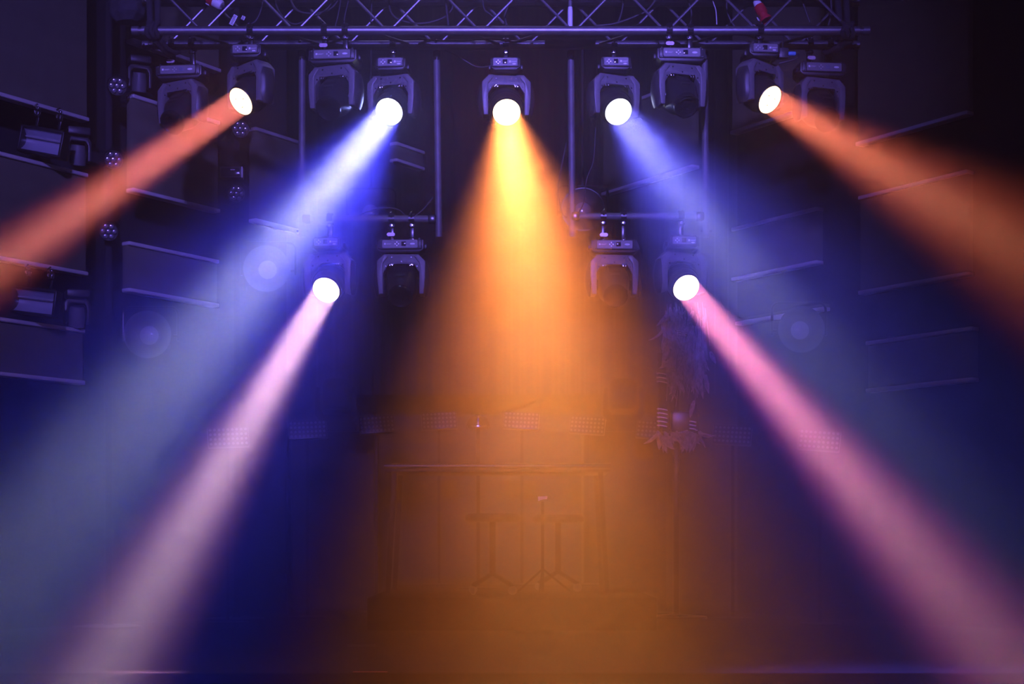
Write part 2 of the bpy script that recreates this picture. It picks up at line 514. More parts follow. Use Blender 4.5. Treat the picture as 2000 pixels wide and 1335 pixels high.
    if not big:
        bm = new_bm()
        box(bm, (0.075, 0.030, 0.005), (0, -0.07, 0.012), 0.002)
        for s in (-1, 1): box(bm, (0.005, 0.02, 0.014), (s * 0.035, -0.07, 0.006))
        obj('omega_bracket', bm, M['black_metal'], t, rot=yaw)
    # yoke: pan about z so that the head faces along the beam
    piv = base + Vector((0, 0, -PIV))
    to_cam = (CAM - piv).normalized()
    a = R(dirdeg)
    v = Vector((math.cos(a), 0, -math.sin(a)))
    perp = (v - to_cam * v.dot(to_cam)).normalized()
    d = (to_cam * math.cos(R(phi)) + perp * math.sin(R(phi))).normalized()
    panq = Quaternion((0, 0, 1), math.atan2(d.x, -d.y))
    W, H, OW, T = 0.272, 0.222, 0.200, 0.057
    ztop = -BH - 0.010
    def f_yoke(bm):
        poly = [(x, z + ztop) for x, z in yoke_poly(W - 0.016, H, OW, T, 0.030, 0.030, 0.046, 0.004)]
        prism(bm, poly, -0.045, 0.045, 0.003)
    yk = link('yoke', cached('yoke_' + K, f_yoke, M['yoke']), t, rot=panq)
    for s in (-1, 1):
        def f_arm(bm, s=s):
            # angled front bar of the arm plus the bulged outer shell
            o, h = OW / 2, W / 2
            poly = [(s * (o - 0.008), ztop - 0.004), (s * (h - 0.038), ztop - 0.004), (s * h, ztop - 0.042), (s * (h - 0.001), ztop - H * 0.6), (s * (h - 0.010), ztop - H - 0.003),
                    (s * (o + 0.0015), ztop - H - 0.003), (s * (o + 0.0015), ztop - 0.052), (s * (o - 0.026), ztop - 0.016)]
            prism(bm, poly, -0.054, 0.054, 0.004)
        ar = link('yoke_arm', cached('arm_%s_%d' % (K, s), f_arm, M['yoke_arm']), t, rot=panq)
        def f_shell(bm, s=s):
            prof = []
            n = 14
            for k in range(n + 1):
                u = k / n
                z = ztop - 0.045 - u * (H - 0.03)
                hw = 0.050 * (1 - 0.45 * max(0, (u - 0.6) / 0.4) ** 2) * (0.75 + 0.25 * min(1, u / 0.2))
                bul = 0.030 * math.sin(PI * (0.08 + 0.88 * u)) ** 0.6
                prof.append((z, hw, bul))
            rows = []
            m_ = 8
            for z, hw, bul in prof:
                rows.append([bm.verts.new((s * (W / 2 - 0.003 + bul * math.sin(PI * q / m_) ** 0.5), -hw + 2 * hw * q / m_, z)) for q in range(m_ + 1)])
            for r0, r1 in zip(rows, rows[1:]):
                for q in range(m_):
                    bm.faces.new((r0[q], r0[q+1], r1[q+1], r1[q]))
            bm.faces.new([r[0] for r in rows] + [r[-1] for r in reversed(rows)])
            bm.faces.new(rows[0]); bm.faces.new(rows[-1])
        link('arm_shell', cached('shell_%s_%d' % (K, s), f_shell, M['black_plastic']), ar)
    for k, (x, z) in enumerate(((-0.055, -0.020), (0.055, -0.020), (0, -0.044), (-0.088, -0.070), (0.088, -0.070))):
        def f_screw(bm, x=x, z=z):
            lathe(bm, [(0, 0.0012), (0.0042, 0.001), (0.0045, 0)], 12, Matrix.Translation((x, -0.0452, ztop + z)) @ Matrix.Rotation(R(90), 4, 'X'))
        link('screw', cached('screw_%s_%d' % (K, k), f_screw, M['clamp_metal']), yk)
    for s in (-1, 1):
        def f_latch(bm, s=s):
            box(bm, (0.030, 0.018, 0.006), (s * 0.056, -0.042, ztop - T - 0.003), 0.001)
            box(bm, (0.010, 0.010, 0.013), (s * 0.064, -0.048, ztop - T - 0.009), 0.002)
            box(bm, (0.008, 0.010, 0.013), (s * 0.050, -0.048, ztop - T - 0.009), 0.002)
        link('tilt_lock', cached('latch_%s_%d' % (K, s), f_latch, M['chrome']), yk)
    # head: local +Z is the beam axis, local X stays on the tilt axis
    xax = panq @ Vector((1, 0, 0))
    yax = d.cross(xax).normalized()
    q = Matrix((xax, yax, d)).transposed().to_quaternion()
    L = lens_l or (0.135 if big else 0.095)
    hl = Vector((0, 0, -PIV))
    if big:
        def f_head(bm):
            lathe(bm, [(0, -0.150), (0.060, -0.150), (0.080, -0.138), (0.090, -0.11), (0.094, -0.03), (0.090, 0.035), (0.078, 0.075), (0.070, 0.100), (0.066, 0.110), (0.0, 0.110)], 36)
            for v in bm.verts:                               # squarish shoulders, flattened sides
                if v.co.z < 0.05:
                    ang = math.atan2(v.co.y, v.co.x)
                    k = 1 + 0.07 * math.cos(4 * ang + PI)
                    v.co.x *= k; v.co.y *= k * 1.06
            box(bm, (0.075, 0.012, 0.09), (0, 0.093, -0.03), 0.005)
            box(bm, (0.05, 0.008, 0.020), (0, 0.090, 0.045), 0.003)
            for s in (-1, 1):
                lathe(bm, [(0, 0.099), (0.030, 0.099), (0.034, 0.09)], 20, Matrix.Rotation(s * PI / 2, 4, 'Y'))
        hd = link('head', cached('head_big', f_head, M['head_plastic'], 40), t, hl, q)
        def f_ring(bm):
            lathe(bm, [(0.052, 0.104), (0.067, 0.104), (0.069, 0.110), (0.069, 0.128), (0.066, 0.134), (0.057, 0.136), (0.052, 0.130), (0.049, 0.118), (0.046, 0.130), (0.042, 0.132), (0.038, 0.124), (0.037, 0.110), (0.037, 0.102)], 44)
            for k in range(3):
                a = R(30 + 120 * k)
                box(bm, (0.012, 0.012, 0.010), (0.066 * math.cos(a), 0.066 * math.sin(a), 0.124), 0.002)
        link('lens_barrel', cached('ring_big', f_ring, M['clamp_metal']), hd)
        def f_lens(bm):
            lathe(bm, [(0.0, 0.121), (0.018, 0.119), (0.030, 0.115), (0.037, 0.109), (0.037, 0.104), (0, 0.104)], 36)
        link('lens', cached('lens_big', f_lens, M['glass']), hd)
    else:
        def f_head(bm):
            lathe(bm, [(0, -0.120), (0.045, -0.118), (0.072, -0.100), (0.088, -0.06), (0.093, -0.01), (0.092, 0.030), (0.086, 0.055), (0.082, 0.070), (0.0, 0.070)], 40)
            for k in range(4):
                lathe(bm, [(0.090, -0.030 + 0.014 * k), (0.0965, -0.028 + 0.014 * k), (0.0965, -0.022 + 0.014 * k), (0.090, -0.020 + 0.014 * k)], 40)
            for s in (-1, 1):
                lathe(bm, [(0, 0.099), (0.026, 0.099), (0.030, 0.085)], 20, Matrix.Rotation(s * PI / 2, 4, 'Y'))
        hd = link('head', cached('head_small', f_head, M['head_plastic'], 40), t, hl, q)
        def f_ring(bm):
            lathe(bm, [(0.075, 0.068), (0.083, 0.068), (0.084, 0.072), (0.083, 0.086), (0.080, 0.090), (0.0765, 0.090), (0.0755, 0.082), (0.075, 0.068)], 48)
        link('lens_rim', cached('rim_small', f_ring, M['black_metal']), hd)
        def f_lens(bm):
            lathe(bm, [(0.0755, 0.070), (0.0755, 0.086), (0.0, 0.086)], 48)
            cells = [(0, 0)] + [(0.0235 * math.cos(R(60*k)), 0.0235 * math.sin(R(60*k))) for k in range(6)] + [(0.049 * math.cos(R(30*k + 15)), 0.049 * math.sin(R(30*k+15))) for k in range(12)]
            for cx, cy in cells:
                lathe(bm, [(0.0118, 0.0855), (0.0105, 0.0895), (0.006, 0.0925), (0, 0.0935)], 14, Matrix.Translation((cx, cy, 0)))
        link('lens_plate', cached('lens_small_' + str(lit), f_lens, lens_material(lit)), hd)
        for k in range(3):
            def f_gap(bm, k=k):
                a_ = R(20 + 120 * k)
                lathe(bm, [(0.0022, 0.086), (0.0022, 0.0945), (0, 0.0947)], 10, Matrix.Translation((0.031 * math.cos(a_), 0.031 * math.sin(a_), 0)))
            link('cell_screw', cached('cellscrew_%d' % k, f_gap, M['panel_recess']), hd)
        org = piv + d * 0.097
        for (nm, sz, spread, color, power, dd, dphi) in beams:
            a2 = R(dirdeg + dd)
            v2 = Vector((math.cos(a2), 0, -math.sin(a2)))
            p2 = (v2 - to_cam * v2.dot(to_cam)).normalized()
            d2 = to_cam * math.cos(R(phi + dphi)) + p2 * math.sin(R(phi + dphi))
            o = (beam_light if nm == 'beam_lamp' else area_light)(nm, org, org + d2, sz, color, power, spread)
            o.parent = t
            o.matrix_parent_inverse = Matrix.Translation(base).inverted()
    return t

LENS = {}
def lens_material(c):
    if c in LENS: return LENS[c]
    # what the LED lenses give off: nearly white at this exposure, a warm or cold tinge at the rim
    col = {'red': (1.0, 0.62, 0.30), 'white': (0.92, 0.95, 1.0), 'orange': (1.0, 0.80, 0.42), 'blue': (0.80, 0.86, 1.0), 'pink': (1.0, 0.78, 0.74)}[c]
    m = mat('lit %s lens' % c, (0.6, 0.6, 0.6), 0.3, emit=col, strength=6.0)
    LENS[c] = m
    return m

def B(core_spread, core_col, core_p, wide_spread, wide_col, wide_p, spill_col, spill_p, dd=0.0, dphi=0.0, wphi=0.0, wdd=0.0):
    return (('beam_lamp', 0.145, core_spread, core_col, core_p, dd, dphi),
            ('beam_lamp', 0.145, wide_spread, wide_col, wide_p, dd + wdd, dphi + wphi),
            ('spill_lamp', 0.13, 130, spill_col, spill_p, 0, 0))

RY = TYR
CL_F = lambda y: TZ - P(0, y, TY).z
CL_R = lambda y: TZ - P(0, y, TYR).z
# upper row
moving_head('unlit moving head with wide base hung at the truss end next to the red beam', (357, 125), TYR, True, 137, 42, base_yaw=-6, clamp_z=CL_R(125), display='display_pale')
moving_head('moving head throwing the narrow red beam', (490, 88), TY, False, 146.0, 48, base_yaw=-4, lit='red', clamp_z=CL_F(88),
            beams=B(6.0, (1.0, 0.46, 0.24), 6.5, 10.5, (1.0, 0.14, 0.14), 24, (1.0, 0.10, 0.16), 0.5))
moving_head('unlit moving head between the red beam head and the white beam head', (655, 95), TY, True, 124, 33, base_yaw=-5, clamp_z=CL_F(95))
moving_head('moving head throwing the bright white beam', (768, 113), TYR, False, 127, 25, base_yaw=-3, lit='white', clamp_z=CL_R(113),
            beams=B(7.5, (0.76, 0.78, 1.0), 3.6, 30.0, (0.055, 0.055, 1.0), 26, (0.10, 0.14, 1.0), 1.4, dd=2, dphi=-6, wphi=8, wdd=-6))
moving_head('moving head throwing the broad orange beam', (988, 113), TYR, False, 82.5, 22, base_yaw=-1, lit='orange', clamp_z=CL_R(113),
            beams=B(15.0, (1.0, 0.44, 0.10), 8, 26.0, (1.0, 0.24, 0.045), 30, (1.0, 0.10, 0.20), 0.7))
moving_head('moving head throwing the wide blue beam', (1199, 112), TYR, False, 53, 28, base_yaw=2, lit='blue', clamp_z=CL_R(112),
            beams=B(12.0, (0.66, 0.64, 1.0), 2.6, 38.0, (0.10, 0.10, 1.0), 26, (0.12, 0.16, 1.0), 0.9, wphi=6, wdd=1))
moving_head('unlit moving head between the blue beam head and the orange-red beam head', (1327, 92), TY, True, 52, 28, base_yaw=2, clamp_z=CL_F(92))
moving_head('moving head throwing the wide orange-red beam', (1484, 86), TY, False, 31, 47, base_yaw=4, lit='red', clamp_z=CL_F(86), lens_l=0.085,
            beams=B(12.0, (1.0, 0.44, 0.20), 6.0, 24.0, (1.0, 0.15, 0.09), 25, (1.0, 0.10, 0.16), 0.5))
moving_head('unlit moving head with tilted lens partly under the orange-red beam', (1600, 120), TYR, True, 52, 36, base_yaw=6, clamp_z=CL_R(120), display='display_pale')

# ------------------------------------------------------------------ pipe frames hung under the truss
LY = TYR + 0.075
def frame(x0, x1, ybar, label, lean):
    zt = TZ - 0.03
    zb0, zb1 = P(0, 463, LY).z, P(0, 463, LY).z
    X0, X1 = P(x0, 0, LY).x, P(x1, 0, LY).x
    t = thing('pipe_frame', label, 'pipe frame', ((X0 + X1) / 2, LY, zb0), group='pipe frames under the truss')
    cx = (X0 + X1) / 2
    zbar = P(0, ybar, LY).z - zb0
    H = TZ - zb0
    for s, X in ((-1, X0), (1, X1)):
        bm = new_bm()
        ln = lean[0 if s < 0 else 1]
        tube(bm, [(X - cx + ln, 0, 0), (X - cx, 0, H - 0.062)], 0.0195, 18)
        po = obj('pole', bm, M['alu_dull'], t)
        bm = new_bm()
        tube(bm, [(X - cx, 0, H - 0.14), (X - cx, 0, H - 0.035)], 0.0165, 14)
        tube(bm, [(X - cx - 0.035, 0, H - 0.135), (X - cx + 0.035, 0, H - 0.135)], 0.005, 8)
        tube(bm, [(X - cx - 0.030 + ln, 0, 0.035), (X - cx + 0.034 + ln, 0, 0.035)], 0.005, 8)
        obj('pole_spigot', bm, M['chrome'], po)
        bm = new_bm()
        tube(bm, [(X - cx, 0, H - 0.04), (X - cx, -0.02, H - 0.015), (X - cx, -0.05, H + 0.028), (X - cx, -0.075, H + 0.034), (X - cx, -0.105, H + 0.01)], 0.008, 8)
        box(bm, (0.04, 0.04, 0.03), (X - cx, 0, H - 0.025), 0.005)
        obj('pole_clamp', bm, M['clamp_metal'], po)
    bm = new_bm()
    tube(bm, [(X0 - cx + 0.018, -0.004, zbar), (X1 - cx - 0.018, -0.004, zbar)], 0.0205, 18)
    obj('crossbar', bm, M['alu_dull'], t)
    for s, X in ((-1, X0), (1, X1)):
        bm = new_bm()
        box(bm, (0.046, 0.046, 0.046), (X - cx - s * 0.026, -0.004, zbar), 0.008)
        obj('corner_coupler', bm, M['clamp_metal'], t)
    return t, P(0, ybar, LY).z
_, ZBL = frame(590, 853, 428, 'hanging pipe frame holding the two lower lights beside the white beam', (0.0, 0.012))
_, ZBR = frame(1115, 1376, 423, 'hanging pipe frame holding the two lower lights beside the blue beam', (0.008, 0.008))
bl = lambda y, zb: zb - P(0, y, LY).z
moving_head('lower moving head throwing the narrow pale pink beam across the white beam', (645, 459), LY, False, 120.5, 31, base_yaw=-4, lit='pink', clamp_z=bl(459, ZBL), clamp_kind='pipe',
            beams=B(6.0, (1.0, 0.88, 0.85), 3.8, 11.5, (0.80, 0.32, 0.52), 12, (1.0, 0.2, 0.5), 0.4))
moving_head('unlit lower moving head in the frame beside the pale pink beam', (785, 462), LY, True, 97, 32, base_yaw=-3, clamp_z=bl(462, ZBL), clamp_kind='pipe')
moving_head('unlit lower moving head glowing in the edge of the orange beam', (1198, 463), LY, True, 78, 30, base_yaw=1, clamp_z=bl(463, ZBR), clamp_kind='pipe')
moving_head('lower moving head throwing the narrow magenta beam', (1330, 456), LY, False, 49.5, 31, base_yaw=2, lit='pink', clamp_z=bl(456, ZBR), clamp_kind='pipe',
            beams=B(6.0, (1.0, 0.62, 0.45), 3.0, 11.0, (0.85, 0.11, 0.36), 12.5, (1.0, 0.2, 0.5), 0.4))

# ------------------------------------------------------------------ stepped side panels
SL = 2000.0 / F_PX                           # wall runs this much sideways for each metre of depth
def wall_point(px, side, base=8.642):
    """depth where the stepped wall line meets the pixel column (mirrored on the right)."""
    u = (1000.0 - px) / F_PX if side < 0 else (px - 1000.0) / F_PX
    Y = base / (SL + u)
    return Vector((side * u * Y, Y, 0))
def panel(side, px0, px1, z0, z1, label, group, top=True, bottom=True):
    a, b_ = wall_point(px0, side), wall_point(px1, side)
    c = (a + b_) / 2
    L_ = (b_ - a).length
    ang = math.atan2((b_ - a).y, (b_ - a).x)
    t = thing('wall_panel', label, 'wall panel', (c.x, c.y, z0), ang, group)
    th = 0.05
    s = 1 if (Vector((-math.sin(ang), math.cos(ang))).dot(Vector((c.x, c.y)))) > 0 else -1
    bm = new_bm(); box(bm, (L_, th, z1 - z0 - 0.028), (0, s * th / 2, (z1 - z0) / 2), 0.004); obj('board', bm, M['board'], t)
    for on, zz in ((bottom, 0.012), (top, z1 - z0 - 0.012)):
        if on:
            bm = new_bm(); box(bm, (L_ + 0.01, th + 0.02, 0.024), (0, s * th / 2 - s * 0.008, zz), 0.006, seg=3); obj('edge_lip', bm, M['trim'], t)
    return t
GL, GR = 'panels of the stepped side wall', 'panels of the opposite stepped side wall'
panel(-1, -260, 170, 3.03, 4.55, 'tall dark wall panel above the upper floodlight', GL)
panel(-1, -260, 168, 2.11, 2.72, 'dark wall panel between the two floodlights, crossed by the red beam', GL)
panel(-1, -260, 162, 1.46, 1.79, 'low dark wall panel below the lower floodlight', GL)
panel(-1, 258, 428, 3.60, 4.55, 'dark wall panel behind the truss end near the chain bag', GL)
panel(-1, 258, 426, 2.68, 3.28, 'dark wall panel behind the unlit head at the truss end', GL)
panel(-1, 250, 424, 2.06, 2.37, 'dark wall panel below the small box light, half inside the blue beam', GL)
panel(-1, 497, 590, 2.68, 3.32, 'narrow dark wall panel between the red and white beam heads', GL)
panel(-1, 772, 826, 3.40, 3.55, 'short dark wall panel behind the white lit head', GL)
panel(1, 1675, 1890, 3.02, 4.4, 'tall dark wall panel above the orange-red beam', GR)
panel(1, 1680, 1890, 2.08, 2.70, 'dark wall panel crossed by the orange-red beam', GR)
panel(1, 1695, 1900, 1.46, 1.78, 'low dark wall panel between blue and orange-red beams', GR)
panel(1, 1430, 1600, 3.35, 4.4, 'dark wall panel behind the orange-red beam head', GR)
panel(1, 1432, 1597, 2.33, 2.70, 'dark wall panel in the dark gap beside the blue beam edge', GR)
panel(1, 1440, 1610, 2.02, 2.05 + 0.03, 'thin dark wall panel strip inside the blue beam', GR, top=False)
panel(1, 1178, 1355, 3.20, 3.85, 'dark wall panel behind the blue beam head', GR)

for sd, nm in ((-1, 'left_wing'), (1, 'right_wing')):
    a_, b_ = wall_point(-260 if sd < 0 else 2260, sd), wall_point(625 if sd < 0 else 1375, sd)
    c_ = (a_ + b_) / 2
    dv = (b_ - a_)
    nv = Vector((-dv.y, dv.x, 0)).normalized()
    if nv.dot(c_) < 0: nv = -nv
    bm = new_bm()
    box(bm, (dv.length, 0.08, ZC - 0.02), (0, 0, 0), rot=Matrix.Rotation(math.atan2(dv.y, dv.x), 3, 'Z'))
    bmesh.ops.translate(bm, vec=c_ + nv * 0.36 + Vector((0, 0, ZC / 2)), verts=bm.verts)
    structure('wall_' + nm, bm, M['wall'], 'black backing wall behind the stepped panels')

# ------------------------------------------------------------------ lights in the gaps of the side wall
def floodlight(px, py, label, tilt):
    Y = wall_point(px, -1).y - 0.10
    c = P(px, py, Y)
    t = thing('floodlight', label, 'floodlight', c, R(-10), 'floodlights between the side panels')
    rot = Matrix.Rotation(R(tilt), 3, 'Y')
    bm = new_bm()
    for sx, sz, cx, cz in ((0.27, 0.014, 0, 0.068), (0.27, 0.014, 0, -0.068), (0.014, 0.15, -0.130, 0), (0.014, 0.15, 0.130, 0)):
        box(bm, (sx, 0.075, sz), Vector((cx, 0.0, cz)), 0.004)
    box(bm, (0.27, 0.012, 0.15), (0, 0.042, 0), 0.004)
    bmesh.ops.rotate(bm, cent=(0, 0, 0), matrix=rot, verts=bm.verts)
    obj('housing', bm, M['black_metal'], t)
    bm = new_bm()
    n = 10
    rows = []
    for x in (-0.123, 0.123):
        rows.append([bm.verts.new((x, 0.034 - 0.050 * ((k / n * 2 - 1) ** 2), -0.060 + 0.12 * k / n)) for k in range(n + 1)])
    for k in range(n): bm.faces.new((rows[0][k], rows[0][k+1], rows[1][k+1], rows[1][k]))
    bmesh.ops.rotate(bm, cent=(0, 0, 0), matrix=rot, verts=bm.verts)
    obj('reflector', bm, M['flood_tube'], t)
    bm = new_bm(); tube(bm, [(-0.118, 0.012, 0.022), (0.118, 0.012, 0.022)], 0.006, 12); bmesh.ops.rotate(bm, cent=(0, 0, 0), matrix=rot, verts=bm.verts); obj('lamp_tube', bm, M['bulb'], t)
    bm = new_bm()
    for s in (-1, 1): box(bm, (0.016, 0.012, 0.11), (s * 0.07, 0.02, 0.125), 0.003)
    box(bm, (0.20, 0.03, 0.010), (0, 0.02, 0.082), 0.003)
    bmesh.ops.rotate(bm, cent=(0, 0, 0), matrix=rot, verts=bm.verts)
    obj('bracket', bm, M['clamp_metal'], t)
    for s in (-1, 1):
        bm = new_bm()
        box(bm, (0.030, 0.03, 0.03), (s * 0.07, 0.0, 0.155), 0.004); box(bm, (0.018, 0.02, 0.02), (s * 0.07, -0.004, 0.185), 0.004)
        tube(bm, [(s * 0.07 - 0.014, -0.02, 0.19), (s * 0.07 + 0.006, -0.025, 0.205)], 0.005, 8)
        bmesh.ops.rotate(bm, cent=(0, 0, 0), matrix=rot, verts=bm.verts)
        obj('clamp', bm, M['chrome'], t)
floodlight(84, 278, 'upper floodlight with a long bright reflector between side wall panels', 12)
floodlight(70, 590, 'lower floodlight washed in red light between side wall panels', 8)

def par(px, py, Y, label, r=0.055, group='small LED par cans on the wall pipe'):
    c = P(px, py, Y)
    t = thing('par_can', label, 'par can', c, 0, group)
    d = (Vector((0.6, 0, 1.0)) - c).normalized()
    q = d.to_track_quat('Z', 'Y')
    bm = new_bm(); lathe(bm, [(0, -0.09), (r * 0.7, -0.09), (r * 0.95, -0.05), (r, 0.0), (r, 0.02), (r * 0.96, 0.02), (r * 0.94, 0.004), (0, 0.004)], 28); obj('can', bm, M['black_metal'], t, rot=q)
    for k in range(7):
        x, y = (0, 0) if k == 6 else (r * 0.62 * math.cos(R(60 * k)), r * 0.62 * math.sin(R(60 * k)))
        def f(bm): lathe(bm, [(0.0155, 0.004), (0.0150, 0.010), (0.010, 0.016), (0, 0.018)], 16)
        link('led_lens', cached('par_led', f, M['led']), t, q @ Vector((x, y, 0)), q)
    bm = new_bm()
    pts = [(-r - 0.008, 0, 0), (-r - 0.008, 0.03, 0.05), (-r * 0.5, 0.06, 0.085), (r * 0.5, 0.06, 0.085), (r + 0.008, 0.03, 0.05), (r + 0.008, 0, 0)]
    tube(bm, pts, 0.005, 6)
    obj('bracket', bm, M['black_metal'], t)
PY = wall_point(215, -1).y
pip = thing('wall_pipe', 'dark upright pipe carrying the par cans between the wall panel columns', 'pipe', (P(212, 0, PY + 0.1).x, PY + 0.1, 0))
bm = new_bm(); tube(bm, [(0, 0, 0.03), (0, 0, ZC - 0.02)], 0.024, 16); obj('tube', bm, M['wall'], pip)
bm = new_bm(); lathe(bm, [(0, 0), (0.2, 0), (0.2, 0.012), (0.03, 0.02), (0.03, 0.06), (0, 0.06)], 28); obj('foot_plate', bm, M['wall'], pip)
par(229, 168, PY, 'small par can highest on the wall pipe, above the red beam')
par(222, 312, PY, 'small par can just touched by the upper edge of the red beam')
par(212, 452, PY, 'small par can lowest on the wall pipe, glinting below the red beam')
PY2 = wall_point(462, -1).y
pip = thing('wall_pipe', 'dark upright pipe behind the red beam lamp carrying the small box light', 'pipe', (P(462, 0, PY2 + 0.1).x, PY2 + 0.1, 0))
bm = new_bm(); tube(bm, [(0, 0, 0.03), (0, 0, ZC - 0.02)], 0.024, 16); obj('tube', bm, M['wall'], pip)
bm = new_bm(); lathe(bm, [(0, 0), (0.2, 0), (0.2, 0.012), (0.03, 0.02), (0.03, 0.06), (0, 0.06)], 28); obj('foot_plate', bm, M['wall'], pip)
par(470, 252, PY2, 'small par can dim under the red beam lamp', group='small LED par cans on the inner wall pipe')
par(462, 378, PY2, 'small par can at the upper edge of the blue beam', group='small LED par cans on the inner wall pipe')
c = P(453, 338, PY2 - 0.03)
t = thing('box_light', 'small boxy light with pale edges below the red beam head', 'box light', c)
bm = new_bm(); box(bm, (0.145, 0.06, 0.075), (0, 0, 0), 0.006); obj('housing', bm, M['black_plastic'], t)
bm = new_bm(); box(bm, (0.125, 0.006, 0.055), (-0.004, -0.032, 0), 0.003); obj('window', bm, M['display'], t)
bm = new_bm(); box(bm, (0.007, 0.064, 0.073), (0.072, 0, 0), 0.002); obj('end_plate', bm, M['trim'], t)
bm = new_bm(); box(bm, (0.03, 0.003, 0.004), (0.012, -0.036, 0.014)); obj('status_light', bm, M['ring'], t)

def small_head(px, py, Y, label):
    c = P(px, py, Y)
    t = thing('moving_head', label, 'moving head light', c, R(25), 'dim compact heads between the side panels')
    bm = new_bm(); box(bm, (0.13, 0.12, 0.045), (0, 0, 0.13), 0.008); obj('base', bm, M['black_plastic'], t)
    bm = new_bm(); prism(bm, yoke_poly(0.15, 0.14, 0.11, 0.025, 0.02, 0.015, 0.02, 0.004), -0.03, 0.03, 0.004)
    for v in bm.verts: v.co.z += 0.10
    obj('yoke', bm, M['black_plastic'], t)
    bm = new_bm(); lathe(bm, [(0, 0.06), (0.04, 0.055), (0.048, 0.0), (0.046, -0.06), (0.030, -0.065), (0.030, -0.055), (0, -0.055)], 28); obj('head', bm, M['yoke'], t, rot=Quaternion((1, 0, 0), R(15)))
small_head(152, 302, wall_point(150, -1).y - 0.02, 'compact dim head beside the upper floodlight')
small_head(150, 618, wall_point(150, -1).y - 0.02, 'compact dim head beside the lower floodlight')
small_head(272, 160, wall_point(272, -1).y + 0.1, 'compact dim head behind the unlit head at the truss end')

# ------------------------------------------------------------------ big round dish lamps
def dish(px, py, Y, rpx, label, arm=0.0):
    c = P(px, py, Y)
    r = rpx / F_PX * Y
    t = thing('dish_lamp', label, 'dish lamp', c, 0, 'round dish lamps')
    bm = new_bm()
    lathe(bm, [(r * 0.42, 0.0), (r * 0.60, -0.012), (r * 0.80, -0.028), (r * 0.97, -0.050), (r, -0.054), (r, -0.060), (r * 0.96, -0.060), (r * 0.8, -0.036), (r * 0.60, -0.022), (r * 0.40, -0.008)], 56, Matrix.Rotation(R(-90), 4, 'X'))
    obj('dish', bm, M['reflector'], t)
    bm = new_bm()
    lathe(bm, [(0, -0.030), (r * 0.2, -0.028), (r * 0.34, -0.018), (r * 0.42, -0.002), (r * 0.42, 0.02), (0, 0.02)], 36, Matrix.Rotation(R(-90), 4, 'X'))
    obj('bulb_glass', bm, M['bulb'], t)
    bm = new_bm()
    tube(bm, [(r * 0.46 * math.cos(a), -0.012, r * 0.46 * math.sin(a)) for a in [2 * PI * k / 40 for k in range(41)]], 0.006, 8)
    obj('bulb_ring', bm, M['alu_dull'], t)
    bm = new_bm()
    w2, h2, rr = r * 1.17, r * 1.22, r * 0.3
    pts = []
    pts.append((w2, 0.03, -r * 0.2))
    for cx, cz, a0 in ((w2 - rr, h2 - rr, 0), (-w2 + rr, h2 - rr, 90)):
        for k in range(7):
            a = R(a0 + 15 * k)
            pts.append((cx + rr * math.cos(a), 0.03, cz + rr * math.sin(a)))
    pts.append((-w2, 0.03, -r * 0.2))
    tube(bm, pts, 0.008, 8)
    for s in (-1, 1): tube(bm, [(s * w2, 0.03, 0), (s * r * 0.97, 0.03, 0)], 0.010, 8)
    obj('yoke_frame', bm, M['black_metal'], t)
    bm = new_bm()
    lathe(bm, [(0, 0.13), (r * 0.35, 0.12), (r * 0.45, 0.05), (r * 0.45, 0.02), (0, 0.02)], 28, Matrix.Rotation(R(-90), 4, 'X'))
    obj('lamp_back', bm, M['black_metal'], t)
    bm = new_bm()
    if arm:
        tube(bm, [(0, 0.12, 0), (0, arm, 0)], 0.018, 12)
        obj('wall_arm', bm, M['wall'], t)
    else:
        tube(bm, [(0, 0.03, h2), (0, 0.03, ZC - c.z - 0.02)], 0.009, 8)
        obj('drop_rod', bm, M['wall'], t)
dish(292, 655, 9.3, 46, 'round dish lamp deepest in the blue beam beside the pink beam', 0.52)
dish(523, 527, 10.0, 45, 'round dish lamp with bright bulb between the white beam and pink lamp', 0.52)
dish(724, 416, 10.4, 41, 'round dish lamp behind the crossbar of the pipe frame')
dish(1138, 412, 10.4, 42, 'round dish lamp behind the pole at the edge of the orange beam')
dish(1562, 645, 9.6, 45, 'round dish lamp faint in the blue beam above the magenta beam', 0.52)

# ------------------------------------------------------------------ back curtain
CY = 12.3
def curtain_mesh(bm, x0, x1, z0, z1):
    n = int((x1 - x0) / 0.008)
    rows = []
    for z in (z0, z0 + 0.3, (z0 + z1) / 2, z1):
        row = []
        for k in range(n + 1):
            x = x0 + (x1 - x0) * k / n
            d_ = 0.045 * math.sin(x * 46 + 1.3 * math.sin(x * 7.3)) + 0.022 * math.sin(x * 103 + 2 * math.sin(x * 11) + z * 0.3)
            row.append(bm.verts.new((x, CY + d_, z)))
        rows.append(row)
    for a, b_ in zip(rows, rows[1:]):
        for k in range(n): bm.faces.new((a[k], a[k+1], b_[k+1], b_[k]))
    bmesh.ops.solidify(bm, geom=bm.faces[:], thickness=0.006)
t = thing('curtain', 'dark pleated curtain hanging across the back of the stage', 'curtain', (0, CY, P(0, 770, CY).z))
bm = new_bm(); curtain_mesh(bm, -2.4, 2.4, P(0, 770, CY).z, ZC - 0.08)
o = obj('drape', bm, M['curtain'], t); o.matrix_parent_inverse = Matrix.Translation(t.location).inverted()
bm = new_bm(); tube(bm, [(-2.45, CY, ZC - 0.06), (2.45, CY, ZC - 0.06)], 0.02, 12)
o = obj('curtain_rail', bm, M['black_metal'], t); o.matrix_parent_inverse = Matrix.Translation(t.location).inverted()

